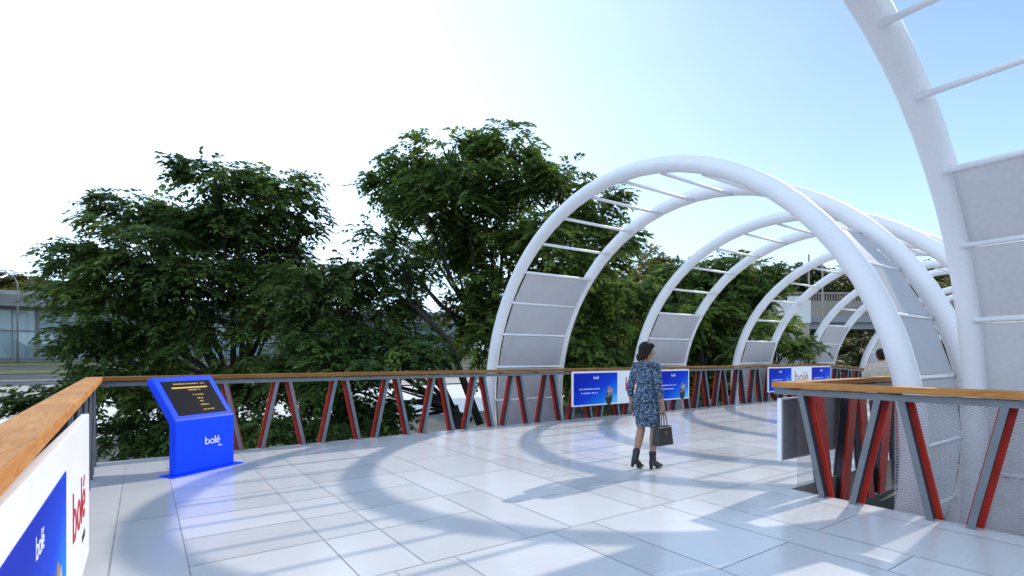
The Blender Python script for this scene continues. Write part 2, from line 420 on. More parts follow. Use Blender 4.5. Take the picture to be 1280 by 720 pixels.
# ------------------------------------------------------------------ railings
def railing(label, origin, rz, length, centres, mesh_span=None, slope_from=None, flip=1, mesh_n=.095, low=.02, back=.062, timber='wood'):
    """local x along the rail, local y = outward (flip=-1 mirrors), z up"""
    t = thing('railing', label, 'railing', origin, rz)
    def zz(u): return 0.0 if slope_from is None or u < slope_from else (u - slope_from) * RAMP_S
    def sw(b, u0, u1, n0, n1, z0, z1, mi=0):
        n0, n1 = sorted((n0 * flip, n1 * flip))
        cuts = [u0] + ([slope_from] if slope_from is not None and u0 < slope_from < u1 else []) + [u1]
        vs = []; k = len(cuts)
        for u in cuts:
            for n, z in ((n0, z0), (n1, z0), (n1, z1), (n0, z1)): vs.append((u, n, z + zz(u)))
        fs = [(0, 3, 2, 1), tuple(range(4 * (k - 1), 4 * k))]
        for i in range(k - 1):
            for q in range(4):
                q2 = (q + 1) % 4
                fs.append((4 * i + q, 4 * i + q2, 4 * i + 4 + q2, 4 * i + 4 + q))
        b.add(vs, fs, mi)
    w = MB(); sw(w, 0, length, -.13, .06, 1.163, 1.225)
    me = w.mesh('handrail'); w.fixn(me); bevel_mesh(me, .006, 2)
    link('handrail', me, M[timber], t)
    c = MB(); sw(c, .0, length, -.07, .055, 1.085, 1.146)
    c.build('top_channel', M['steel'], t)
    for i in range(int(length / .96) + 1):
        u = .22 + i * .96
        if u > length - .1: break
        k = MB(); sw(k, u - .03, u + .03, -.11, .04, 1.1455, 1.1635)
        k.build('bracket', M['dark_steel'], t)
    wv = .028
    for cc in centres:
        for s in (-1, 1):
            ut, ub = cc + s * .10, cc + s * .33
            if ut < .03 or ut > length - .03 or ub < .03 or ub > length - .03: continue
            b = MB()
            ub = cc + s * (.33 + (low - .02) * .2)
            z0, z1 = zz(ub) - low, zz(ut) + 1.085
            def bar(n0, n1, hw, mi):
                n0, n1 = sorted((n0 * flip, n1 * flip))
                vs = [(ub - hw, n0, z0), (ub + hw, n0, z0), (ub + hw, n1, z0), (ub - hw, n1, z0),
                      (ut - hw, n0, z1), (ut + hw, n0, z1), (ut + hw, n1, z1), (ut - hw, n1, z1)]
                b.add(vs, [(0, 3, 2, 1), (4, 5, 6, 7), (0, 1, 5, 4), (1, 2, 6, 5), (2, 3, 7, 6), (3, 0, 4, 7)], mi)
            bar(-.065, -.052, wv, 0)
            bar(-.052, .070, .010, 1)
            bar(.070, .095, back, 2)
            b.build('brace', [M['steel'], M['dark_steel'], M['red']], t)
    if mesh_span:
        # expanded metal: a lattice of diamond strands
        me_ = MB(); u0, u1 = mesh_span; z0, z1 = .0, 1.085
        cw, ch, th = .050, .027, .0052
        n = mesh_n * flip
        nu = int((u1 - u0) / cw); nz = int((z1 - z0) / ch)
        vs = []; fs = []
        def strand(pa, pb):
            i = len(vs)
            (ua, za), (ub_, zb) = pa, pb
            vs.extend([(ua, n, za - th * .6), (ub_, n + .003, zb - th * .6), (ub_, n + .003, zb + th * .6), (ua, n, za + th * .6)])
            fs.append((i, i + 1, i + 2, i + 3))
        for j in range(nz):
            for i in range(nu):
                u = u0 + i * cw; z = z0 + j * ch
                strand((u, z + ch / 2), (u + cw / 2, z + ch)); strand((u + cw / 2, z + ch), (u + cw, z + ch / 2))
                strand((u, z + ch / 2), (u + cw / 2, z)); strand((u + cw / 2, z), (u + cw, z + ch / 2))
        me_.add(vs, fs)
        me_.build('mesh_screen', M['mesh'], t, fix=False)
    return t

# far railing: x along +a, outward +b
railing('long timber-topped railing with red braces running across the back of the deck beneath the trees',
        (-.62, 9.44, 0), 0, 46.0, [.965 * k + .62 for k in range(1, 47)], slope_from=RAMP_A + .62, timber='shaded_wood')
# left railing: runs along b from behind the camera to the corner; outward -a
railing('broad timber handrail on the left, beside the screen kiosk, carrying the nearest advertising panel',
        (-.20, -8, 0), R(91.3), 17.36, [.48 + .965 * k for k in range(0, 18)], flip=1)
# rail at the inner corner facing the camera, outward +a: x axis runs along -b
railing('short railing at the right with grey V braces and metal mesh before the hoop legs',
        (6.0, 3.19, 0), R(-90), 11.0, [1.13 + .94 * k for k in range(-1, 11)], mesh_span=(1.12, 4.6), flip=1)
# rail along the inner edge of the far walkway, outward -b
railing('railing running back from the inner corner, showing its bright red brace backs',
        (6.09, 3.04, 0), 0, 40.0, [1.14 * k + .30 for k in range(0, 34)], mesh_span=(.0, .95), low=.36, back=.095, slope_from=RAMP_A - 6.09, flip=-1, mesh_n=.03)

# ------------------------------------------------------------------ hooped arches
RAD, STEP = 4.06, 11.25
def arch(label, loc, rz, top_l=44, top_r=44, ph=0.0):
    t = thing('arch', label, 'arch', loc, rz, 'white hooped arches over the walkway')
    LEN = 2.0
    def cp(r, ang): return (r * math.cos(R(ang)), .5 + r * math.sin(R(ang)))
    angs = [-40 + i * (STEP / 1) for i in range(0)]
    angs = [ph - 33.75 + STEP * i for i in range(int((180 + 67.5) / STEP) + 1)]
    for x in (0.0, LEN):
        b = MB(); b.tube([(x,) + cp(RAD, angs[0] + .5 * STEP * i) for i in range(2 * len(angs) - 1)], .125, n=18)
        b.build('tube', M['white_tube'], t)
    for x in (0.0, LEN):
        for a in (angs[0], angs[-1]):
            y, z = cp(RAD, a)
            b = MB(); b.tube([(x, y, z + .12), (x, y, -4.9)], .15, n=14); b.build('support_post', M['concrete'], t)
    for a in angs[1:-1]:
        y, z = cp(RAD - .115, a)
        b = MB(); b.tube([(.05, y, z), (LEN - .05, y, z)], .029, n=10)
        b.build('strut', M['white_tube'], t)
    for a0, a1 in zip(angs[:-1], angs[1:]):
        if a0 >= top_l and a1 <= 180 - top_r: continue
        y0, z0 = cp(RAD - .115, a0 + .5); y1, z1 = cp(RAD - .115, a1 - .5)
        u = Vector((0, y1 - y0, z1 - z0)).normalized(); n = Vector((0, -u.z, u.y))
        b = MB()
        p0 = Vector((.11, y0, z0)); p1 = Vector((.11, y1, z1)); ex = Vector((LEN - .22, 0, 0))
        q = [p0 - n * .012, p1 - n * .012, p1 + n * .012, p0 + n * .012]
        b.add(q + [v + ex for v in q], [(0, 1, 2, 3), (4, 7, 6, 5), (0, 4, 5, 1), (1, 5, 6, 2), (2, 6, 7, 3), (3, 7, 4, 0)])
        b.build('panel', M['panel'], t)
    return t
a1 = arch('complete white tubular hoop nearest the camera, standing directly behind the walking woman', (6.55, 6.10, 0), 0)
labs = ['second complete white hoop along the walkway, its left leg just beyond the walking woman',
        'third white hoop, its left leg between the two panels on the far railing',
        'fourth white hoop, its left leg behind a leafy bough and the farther panel',
        'fifth white hoop down the walkway, behind the person in the sand-coloured jacket',
        'last and smallest white hoop at the far end of the walkway']
for k, (lb, tl, tr) in enumerate(zip(labs, (33, 22, 33, 44, 33), (22, 22, 22, 22, 22))):
    A = 6.55 + 4.9 * (k + 1)
    arch(lb, (A, 6.10, dz(A)), 0, tl, tr)
arch('largest white hoop, cut off by the right edge, rising behind the near mesh railing', (3.05, 1.92, .22), R(-93.7), 30, 42, -5.4)

# ------------------------------------------------------------------ flat lettering helpers (2D shapes with thickness)
def ring2(mb, cx, cy, r0, r1, T, t, a0=0, a1=360, n=28, mi=0):
    k = n if a1 - a0 >= 360 else n + 1
    vs = []; fs = []
    for i in range(k):
        a = R(a0 + (a1 - a0) * i / n)
        for r in (r0, r1):
            for d in (0, t): vs.append(T(cx + r * math.cos(a), cy + r * math.sin(a), d))
    m = n
    for i in range(m):
        j = (i + 1) % k
        A = [4 * i + q for q in range(4)]; B = [4 * j + q for q in range(4)]
        fs += [(A[1], A[3], B[3], B[1]), (A[0], B[0], B[2], A[2]), (A[0], A[1], B[1], B[0]), (A[2], B[2], B[3], A[3])]
    mb.add(vs, fs, mi)
def bar2(mb, x0, y0, x1, y1, w, T, t, mi=0):
    dx, dy = x1 - x0, y1 - y0; l = math.hypot(dx, dy); nx, ny = -dy / l * w / 2, dx / l * w / 2
    P = [(x0 + nx, y0 + ny), (x1 + nx, y1 + ny), (x1 - nx, y1 - ny), (x0 - nx, y0 - ny)]
    vs = [T(x, y, d) for d in (0, t) for x, y in P]
    mb.add(vs, [(0, 1, 2, 3), (4, 7, 6, 5), (0, 4, 5, 1), (1, 5, 6, 2), (2, 6, 7, 3), (3, 7, 4, 0)], mi)
def disc2(mb, cx, cy, rx, ry, T, t, n=16, mi=0):
    vs = [T(cx + rx * math.cos(2 * PI * i / n), cy + ry * math.sin(2 * PI * i / n), d) for d in (0, t) for i in range(n)]
    mb.add(vs, [tuple(range(n)), tuple(range(n, 2 * n))[::-1]] + [(i, n + i, n + (i + 1) % n, (i + 1) % n) for i in range(n)], mi)
def word_bole(mb, cx, cy, h, T, t, mi=0, sp=.08):
    """the rounded lower-case word: b o l e with an accent, h = x-height; centred on cx, baseline cy"""
    r = h / 2; w = h * .165; gap = h * sp
    W = 2 * r * 3 + w + gap * 3; x = cx - W / 2
    bar2(mb, x + w / 2, cy + w * .3, x + w / 2, cy + h * 1.55, w, T, t, mi)
    ring2(mb, x + r, cy + r, r - w, r, T, t * .96, mi=mi); x += 2 * r + gap
    ring2(mb, x + r, cy + r, r - w, r, T, t, mi=mi); x += 2 * r + gap
    bar2(mb, x + w / 2, cy, x + w / 2, cy + h * 1.55, w, T, t, mi); x += w + gap
    ring2(mb, x + r, cy + r, r - w, r, T, t, a0=12, a1=318, mi=mi)
    bar2(mb, x + w * .8, cy + r, x + 2 * r - w * .1, cy + r, w * .8, T, t * .94, mi)
    bar2(mb, x + r * .75, cy + h * 1.14, x + r * 1.45, cy + h * 1.42, w * .9, T, t, mi)
    return W
def scribble(mb, x0, x1, y, h, T, t, seed, mi=0):
    """a line of print too small to read: a row of short strokes"""
    rnd = random.Random(seed); x = x0
    while x < x1:
        k = rnd.random(); w = h * .22
        if k < .16: x += h * .6; continue
        hh = h * (1.0 if k < .8 else 1.35)
        bar2(mb, x + w / 2, y, x + w / 2, y + hh, w, T, t, mi)
        if k < .55: bar2(mb, x + w, y + h * (.1 if k < .35 else .88), x + h * .55, y + h * (.1 if k < .35 else .88), w, T, t * .95, mi)
        if k > .4: bar2(mb, x + h * .5, y, x + h * .5, y + h, w * .9, T, t * .9, mi)
        x += h * .78

# ------------------------------------------------------------------ advertising panels
def ad_panel(label, origin, rz, seg, h, z0, layout, thick=.02, mtop=.045, sp=.28, lh=.28):
    """local x to the right as read, local -y towards the reader; seg = widths; layout 'P' poster / 'L' logo"""
    t = thing('advertising_panel', label, 'advertisement', origin, rz, 'advertising panels hung on the railings')
    W = sum(seg)
    b = MB(); b.box(0, W, -.02, thick, z0, z0 + h); me = b.mesh('board'); b.fixn(me); bevel_mesh(me, .003, 1)
    link('board', me, M['white'], t)
    bk = MB(); bk.box(.02, W - .02, thick + .0005, thick + .012, z0 + .02, z0 + h - .02); bk.build('backing', M['grey_back'], t)
    x = 0
    for i, (w, kind) in enumerate(zip(seg, layout)):
        if kind == 'P':
            l = .045 if i == 0 else .0; r = .045 if i == len(seg) - 1 else .0
            px0, px1, pz0, pz1 = x + l, x + w - r, z0 + .035, z0 + h - mtop
            p = MB(); p.box(px0, px1, -.0245, -.0202, pz0, pz1)
            po = p.build('poster', M['poster'], t)
            ph = pz1 - pz0; pw = px1 - px0
            T = lambda u, v, d: Vector((px0 + u * pw, -.0246 - d, pz0 + v * ph))
            asp = pw / ph
            TT = lambda u, v, d: Vector((px0 + u, -.0246 - d, pz0 + v))
            k = MB(); word_bole(k, pw * .5, ph * .80, ph * .07, TT, .002)
            scribble(k, pw * .12, pw * .58, ph * .47, ph * .036, TT, .0018, 3 + i)
            scribble(k, pw * .16, pw * .52, ph * .34, ph * .036, TT, .0018, 8 + i)
            k.build('lettering', M['white_ink'], po)
            f = MB()   # printed picture of a figure holding something up
            fx = pw * .80
            disc2(f, fx, ph * .47, ph * .065, ph * .09, TT, .0014, mi=0)
            disc2(f, fx - .01, ph * .16, ph * .15, ph * .22, TT, .0010, mi=1)
            bar2(f, fx - ph * .1, ph * .22, fx + ph * .18, ph * .36, ph * .08, TT, .0016, 0)
            bar2(f, fx - ph * .06, ph * .36, fx + ph * .16, ph * .46, ph * .09, TT, .0020, 2)
            f.build('picture', [M['skin'], M['trousers'], M['jacket']], po)
        else:
            TT = lambda u, v, d: Vector((x + u, -.0206 - d, z0 + v))
            k = MB(); word_bole(k, w * .5, h * .36, h * lh, TT, .003, sp=sp)
            k.build('logo_lettering', M['red_ink'], t)
            k2 = MB(); scribble(k2, w * .62, w * .76, h * .22, h * .04, TT, .002, 5); k2.build('small_print', M['trousers'], t)
        x += w
    return t
ad_panel('advertising panel on the far railing, partly hidden behind the walking woman', (8.30, 9.335, 0), 0, (1.52, 1.55, 1.37), .84, .31, 'PLP')
ad_panel('advertising panel farthest along the back railing, partly hidden by the inner corner railing', (16.95, 9.335, 0), 0, (1.5, 1.45, 1.5), .84, .31, 'PLP')
ad_panel('large advertising panel closest to the camera, on the left handrail, cut by the frame', (-.307, .25, 0), R(90), (1.35, 1.49, 1.28), .895, .25, 'PPL', mtop=.145, lh=.185)
ad_panel('advertising panel on the inner corner railing, seen edge-on with only its dark back showing', (7.46, 3.165, 0), R(180), (1.475,), .72, .31, 'L', thick=.03)

# ------------------------------------------------------------------ blue information kiosk
def kiosk():
    p0 = Vector((.325, 7.80, 0)); p1 = Vector((1.05, 8.28, 0))
    ang = math.atan2(p1.y - p0.y, p1.x - p0.x); Wd = (p1 - p0).length
    t = thing('information_kiosk', 'bright blue slanted kiosk with a dark screen standing in the left corner of the deck', 'kiosk', p0, ang)
    # local x along the front, local +y = backwards
    b = MB(); H1 = .70; TH_ = .11
    sl = Vector((0, .45, .54)).normalized(); L_ = .71
    top = Vector((0, 0, H1)) + sl * L_
    nb = Vector((0, sl.z, -sl.y))   # towards the back/below
    prof = [(0, .012), (0, H1), (top.y, top.z), (top.y + nb.y * TH_, top.z + nb.z * TH_), (TH_, H1 - .045), (TH_, .012)]
    b.prism(prof, Vector((0, 1, 0)), Vector((0, 0, 1)), Vector((Wd, 0, 0)))
    me = b.mesh('body'); b.fixn(me); bevel_mesh(me, .016, 3)
    link('body', me, M['kiosk'], t)
    bp = MB(); bp.box(-.07, Wd + .10, -.07, .20, .0, .0118); bp.build('base_plate', M['kiosk'], t)
    nf = -nb
    def T(u, v, d): return Vector((u, 0, H1)) + sl * v + nf * (.0012 + d)
    s = MB(); m0, m1 = .09, .085
    v0, v1 = .07, L_ - .085
    P = [(m0, v0), (Wd - m1, v0), (Wd - m1, v1), (m0, v1)]
    s.add([T(u, v, d) for d in (-.004, .004) for u, v in P], [(0, 3, 2, 1), (4, 5, 6, 7), (0, 1, 5, 4), (1, 2, 6, 5), (2, 3, 7, 6), (3, 0, 4, 7)])
    sc = s.build('screen', M['screen'], t)
    T2 = lambda u, v, d: T(u, v, .0042 + d)
    k = MB()
    tb_ = MB(); bar2(tb_, .19, v1 - .115, Wd - .17, v1 - .115, .022, T2, .001); tb_.build('title_bar', M['amber'], sc)
    for i, (x0, x1, dy) in enumerate(((.24, .70, .06), (.40, .58, .165), (.43, .58, .25), (.47, .54, .31), (.48, .53, .36), (.46, .58, .42), (.46, .62, .50))):
        scribble(k, x0, x1, v1 - dy, .018, T2, .001, 20 + i)
    k.build('display_text', M['amber'], sc)
    TF = lambda u, v, d: Vector((u, -.0004 - d, v))
    k = MB(); word_bole(k, .53, .345, .066, TF, .003); scribble(k, .61, .67, .30, .018, TF, .002, 44)
    k.build('lettering', M['white_ink'], t)
kiosk()

# ------------------------------------------------------------------ people
def capsule(bm, p0, p1, r0, r1, n=14, sc=None):
    p0, p1 = Vector(p0), Vector(p1)
    ax = p1 - p0; L_ = ax.length
    if L_ < 1e-5: ax = Vector((0, 0, 1)); L_ = 1e-5
    ax.normalize(); x = ax.orthogonal().normalized(); y = ax.cross(x)
    rows = []
    for i in range(5): rows.append((-r0 * math.cos(i * PI / 8) , r0 * math.sin(i * PI / 8)))
    for i in range(5): rows.append((L_ + r1 * math.sin(i * PI / 8), r1 * math.cos(i * PI / 8)))
    vs = []
    for h, r in rows:
        vs.append([bm.verts.new(p0 + ax * h + (x * math.cos(2 * PI * k / n) + y * math.sin(2 * PI * k / n)) * max(r, 1e-4)) for k in range(n)])
    for a, b in zip(vs[:-1], vs[1:]):
        for k in range(n): bm.faces.new((a[k], a[(k + 1) % n], b[(k + 1) % n], b[k]))
    bm.faces.new(vs[0][::-1]); bm.faces.new(vs[-1])
def ellipsoid(bm, c, r, rot=None, n=16):
    m = Matrix.Translation(Vector(c)) @ (rot.to_4x4() if rot else Matrix.Identity(4)) @ Matrix.Diagonal(Vector((r[0], r[1], r[2], 1)))
    bmesh.ops.create_uvsphere(bm, u_segments=n, v_segments=n // 2 + 2, radius=1, matrix=m)
def loft(bm, rings, n=24):
    vs = []
    for cx, cy, z, rx, ry in rings:
        vs.append([bm.verts.new((cx + rx * math.cos(2 * PI * k / n), cy + ry * math.sin(2 * PI * k / n), z)) for k in range(n)])
    for a, b in zip(vs[:-1], vs[1:]):
        for k in range(n): bm.faces.new((a[k], a[(k + 1) % n], b[(k + 1) % n], b[k]))
    bm.faces.new(vs[0][::-1]); bm.faces.new(vs[-1])
def chain(bm, pts, rs):
    for i in range(len(pts) - 1): capsule(bm, pts[i], pts[i + 1], rs[i], rs[i + 1])
def fuse(bm, name, mats, parent, voxel, smooth=4, fac=.5):
    """fuse overlapping closed shells into one continuous surface"""
    bmesh.ops.recalc_face_normals(bm, faces=bm.faces)
    me = bpy.data.meshes.new(name + '_raw'); bm.to_mesh(me); bm.free()
    tmp = bpy.data.objects.new('tmp', me); COL.objects.link(tmp)
    r = tmp.modifiers.new('r', 'REMESH'); r.mode = 'VOXEL'; r.voxel_size = voxel; r.use_smooth_shade = True
    s = tmp.modifiers.new('s', 'SMOOTH'); s.factor = fac; s.iterations = smooth
    dg = bpy.context.evaluated_depsgraph_get()
    out = bpy.data.meshes.new_from_object(tmp.evaluated_get(dg)); out.name = name
    bpy.data.objects.remove(tmp); bpy.data.meshes.remove(me)
    out.polygons.foreach_set('use_smooth', [True] * len(out.polygons))
    out.materials.clear()
    return link(name, out, mats, parent)
def hand(bm, wrist, D, S, Nn, curl, k=1.0):
    """D along the hand, S to the thumb side, Nn the way the palm faces"""
    D, S, Nn = Vector(D).normalized(), Vector(S).normalized(), Vector(Nn).normalized()
    wrist = Vector(wrist)
    offs = (.028, .0095, -.009, -.027); lens = (.070, .078, .072, .056); pal = (.082, .086, .082, .076)
    for o, L_, pl in zip(offs, lens, pal):
        kn = wrist + D * pl * k + S * o * k
        capsule(bm, wrist + S * o * .6 * k + D * .008, kn, .013 * k, .0105 * k, 10)
        p = kn; a = 0.0
        for j, fr in enumerate((.45, .32, .23)):
            a += curl * (1.0 if j else .7)
            d = D * math.cos(a) + Nn * math.sin(a)
            q = p + d * L_ * fr * k
            capsule(bm, p, q, (.0088 - .0008 * j) * k, (.0082 - .0008 * j) * k, 8); p = q
    b0 = wrist + D * .018 * k + S * .022 * k
    b1 = b0 + (D * .6 + S * .75 + Nn * .25).normalized() * .036 * k
    b2 = b1 + (D * .85 + S * .15 + Nn * .5).normalized() * .030 * k
    b3 = b2 + (D * .8 - S * .2 + Nn * .6).normalized() * .024 * k
    chain(bm, [b0, b1, b2, b3], [.013 * k, .0105 * k, .0095 * k, .008 * k])
def head(bm, c, rot, s=1.0):
    """c = head centre, rot = matrix with local +y the face direction"""
    def T(v): return Vector(c) + rot @ (Vector(v) * s)
    def E(cc, r): ellipsoid(bm, T(cc), [q * s for q in r], rot)
    E((0, -.012, .022), (.074, .092, .090))        # cranium
    E((0, .022, -.03), (.060, .066, .075))         # face
    E((0, .052, -.088), (.026, .024, .022))        # chin
    E((0, .085, .002), (.045, .012, .012))         # brow
    capsule(bm, T((0, .086, -.002)), T((0, .103, -.034)), .008 * s, .0125 * s, 8)   # nose
    capsule(bm, T((-.009, .092, -.037)), T((.009, .092, -.037)), .008 * s, .008 * s, 8)
    capsule(bm, T((-.017, .080, -.060)), T((.017, .080, -.060)), .0085 * s, .0085 * s, 8)  # lips
    for q in (-1, 1):
        E((q * .040, .060, -.028), (.020, .022, .022))   # cheek
        E((q * .074, -.006, -.012), (.010, .020, .030))  # ear
    return T

def build_woman():
    fx, fy = 5.55, 4.735
    face_dir = R(2)
    t = thing('person', 'woman in a blue mottled dress and black ankle boots walking away across the tiles', 'person', (fx, fy, 0), face_dir - R(90))
    bm = bmesh.new()
    # local: x right, y forward
    aR, aL = (.065, .055, .115), (-.060, -.155, .15)
    kR, kL = (.080, .070, .52), (-.078, -.012, .52)
    hR, hL = (.088, .01, .93), (-.088, .0, .93)
    chain(bm, [hR, (.092, .045, .74), kR, (.079, .050, .40), (.072, .050, .25), aR], [.092, .078, .054, .055, .042, .036])
    chain(bm, [hL, (-.09, -.004, .74), kL, (-.076, -.055, .40), (-.068, -.105, .27), aL], [.092, .078, .054, .055, .042, .036])
    loft(bm, [(0, -.005, .86, .13, .10), (0, -.012, .92, .168, .122), (0, -.01, .99, .162, .112), (0, .0, 1.09, .124, .088), (0, .005, 1.18, .132, .095),
              (0, .01, 1.27, .148, .105), (0, .0, 1.35, .150, .090), (0, -.005, 1.405, .11, .07), (0, -.005, 1.44, .055, .052)])
    for q in (-1, 1): ellipsoid(bm, (q * .065, .075, 1.255), (.062, .055, .06))
    chain(bm, [(0, -.012, 1.40), (0, .0, 1.47), (0, .012, 1.53)], [.058, .048, .050])
    sR, eR, wR = (.172, -.005, 1.375), (.222, -.028, 1.095), (.232, .045, .865)
    sL, eL, wL = (-.172, -.005, 1.375), (-.222, -.065, 1.10), (-.228, -.035, .865)
    for s_, e_, w_ in ((sR, eR, wR), (sL, eL, wL)):
        m = Vector(e_).lerp(Vector(w_), .3)
        chain(bm, [(s_[0] * .6, s_[1], 1.385), s_, e_, m, w_], [.055, .050, .039, .038, .025])
    hand(bm, wR, (.0, .02, -1), (.0, 1, .0), (-1, 0, 0), 1.05, 1.0)
    hand(bm, wL, (.0, .12, -1), (.25, 1, .1), (1, -.2, 0), .38, 1.0)
    for (ax, ay, az), sg in ((aR, 1), (aL, -1)):   # feet inside the boots
        if sg == 1: capsule(bm, (ax, ay, az), (ax + .01, ay + .12, .04), .034, .028)
        else: capsule(bm, (ax, ay, az), (ax - .005, ay + .10, .05), .034, .028)
    hc = Vector((0, .018, 1.592))
    rot = Matrix.Rotation(R(-34), 3, 'Z') @ Matrix.Rotation(R(-3), 3, 'X')
    T = head(bm, hc, rot)
    fuse(bm, 'body', [M['skin']], t, .0052, 3)
    for q in (-1, 1):
        b = bmesh.new(); ellipsoid(b, T((q * .031, .078, -.006)), (.011, .008, .007), rot, 10)
        me = bpy.data.meshes.new('eye'); b.to_mesh(me); b.free(); link('eye', me, M['eye'], t)
    b = bmesh.new(); capsule(b, T((-.016, .0845, -.060)), T((.016, .0845, -.060)), .0055, .0055, 8)
    me = bpy.data.meshes.new('lips'); b.to_mesh(me); b.free(); link('lips', me, M['lip'], t)
    # hair: cap plus gathered low waves at the nape
    h = bmesh.new()
    def H(c, r): ellipsoid(h, T(c), r, rot)
    H((0, -.020, .036), (.085, .098, .090)); H((0, .040, .070), (.070, .058, .044))
    H((.050, -.01, .0), (.036, .055, .060)); H((-.050, -.01, .0), (.036, .055, .060))
    H((0, -.075, -.030), (.072, .045, .065)); H((.02, -.085, -.088), (.062, .048, .052)); H((-.035, -.090, -.085), (.056, .046, .050))
    H((.045, -.050, -.070), (.032, .035, .05)); H((-.058, -.045, -.070), (.030, .035, .05)); H((-.01, -.10, -.12), (.045, .035, .03))
    rr = random.Random(2)
    for i in range(26):
        a = rr.uniform(-1.9, 1.9); z = rr.uniform(-.12, .05)
        c0 = (.078 * math.sin(a), -.02 - .088 * math.cos(a), z)
        capsule(h, T(c0), T((c0[0] * 1.05 + rr.uniform(-.015, .015), c0[1] - .006, z - .05)), .014, .009, 8)
    fuse(h, 'hair', [M['hair']], t, .006, 2)
    # dress: sheath to above the knee with sleeves past the elbow
    d = bmesh.new()
    loft(d, [(0, .035, .575, .178, .128), (0, .030, .64, .180, .132), (0, .015, .76, .186, .138), (0, -.006, .90, .190, .140), (0, -.012, .97, .182, .132), (0, .0, 1.08, .146, .108),
             (0, .006, 1.17, .150, .114), (0, .012, 1.27, .164, .126), (0, .0, 1.35, .166, .106), (0, -.004, 1.40, .125, .082), (0, -.006, 1.435, .074, .066), (0, -.006, 1.452, .062, .058)])
    for q in (-1, 1): ellipsoid(d, (q * .066, .082, 1.255), (.068, .060, .066))
    ellipsoid(d, (.075, -.075, .90), (.09, .07, .10)); ellipsoid(d, (-.075, -.08, .90), (.09, .07, .10))
    for s_, e_, w_ in ((sR, eR, wR), (sL, eL, wL)):
        m = Vector(e_).lerp(Vector(w_), .42)
        chain(d, [(s_[0] * .55, s_[1], 1.385), s_, e_, m], [.062, .060, .050, .047])
    rr = random.Random(7)
    for i in range(16):   # soft folds
        a = rr.uniform(0, 2 * PI); z = rr.uniform(.8, 1.2)
        rx, ry = (.172, .122) if z < .95 else (.14, .105)
        p = Vector((rx * math.cos(a), ry * math.sin(a) + .01, z)); capsule(d, p, p + Vector((rr.uniform(-.03, .03), rr.uniform(-.02, .02), -.14 if z > .8 else -.04)), .014, .01, 8)
    fuse(d, 'dress', [M['dress']], t, .0075, 3)
    # boots with block heels
    for (ax, ay, az), sg in ((aR, 1), (aL, -1)):
        b = bmesh.new()
        if sg == 1:
            chain(b, [(ax + .004, ay - .010, .215), (ax, ay - .004, .17), (ax, ay, .115)], [.050, .046, .046])
            capsule(b, (ax, ay - .012, .10), (ax + .004, ay + .095, .050), .043, .038)
            capsule(b, (ax + .004, ay + .09, .040), (ax + .006, ay + .165, .032), .040, .026)
            chain(b, [(ax, ay - .03, .09), (ax, ay - .036, .018)], [.034, .022])
            chain(b, [(ax, ay - .036, .02), (ax, ay - .036, .0205)], [.0205, .0205])
            chain(b, [(ax, ay + .03, .058), (ax + .004, ay + .10, .016), (ax + .006, ay + .16, .013)], [.022, .016, .013])
        else:
            # trailing foot rolls up on its toes
            chain(b, [(ax - .003, ay + .028, .245), (ax, ay + .012, .20), (ax, ay, .15)], [.050, .046, .046])
            capsule(b, (ax, ay - .012, .135), (ax - .004, ay + .085, .058), .043, .038)
            capsule(b, (ax - .004, ay + .08, .042), (ax - .006, ay + .150, .030), .040, .026)
            chain(b, [(ax, ay - .03, .13), (ax, ay - .058, .058)], [.034, .022])
            chain(b, [(ax, ay + .03, .09), (ax - .004, ay + .09, .018), (ax - .006, ay + .15, .013)], [.020, .016, .013])
        fuse(b, 'boot', [M['boot']], t, .005, 2)
    # handbag held in the right hand: a thing of its own
    Rz = Matrix.Rotation(face_dir - R(90), 3, 'Z')
    hb = Rz @ Vector((.225, .052, 0)) + Vector((fx, fy, 0))
    bag = thing('handbag', 'dark structured handbag with two looped handles held in the right hand of the walking woman', 'handbag', (hb.x, hb.y, .345), face_dir - R(90))
    b = MB()
    z0, z1 = 0.0, .245
    vs = [(-.065, -.155, z0), (.065, -.155, z0), (.065, .155, z0), (-.065, .155, z0), (-.04, -.142, z1), (.04, -.142, z1), (.04, .142, z1), (-.04, .142, z1)]
    b.add(vs, [(0, 3, 2, 1), (4, 5, 6, 7), (0, 1, 5, 4), (1, 2, 6, 5), (2, 3, 7, 6), (3, 0, 4, 7)])
    me = b.mesh('pouch'); b.fixn(me); bevel_mesh(me, .014, 3); link('pouch', me, M['bag'], bag)
    for sx in (-.026, .026):
        h_ = MB(); pts = [(sx * (1 - .5 * math.sin(PI * i / 12)), -.062 * math.cos(PI * i / 12), z1 - .02 + .205 * math.sin(PI * i / 12) ** .8) for i in range(13)]
        h_.tube(pts, .0065, n=8); h_.build('handle', M['bag'], bag)
    k = MB(); k.box(.049, .056, -.018, .018, .150, .185); k.build('clasp', M['brass'], bag)
    fl = MB(); fl.box(-.036, .0358, -.135, .135, .2462, .252); fl.build('top_band', M['bag'], bag)
build_woman()

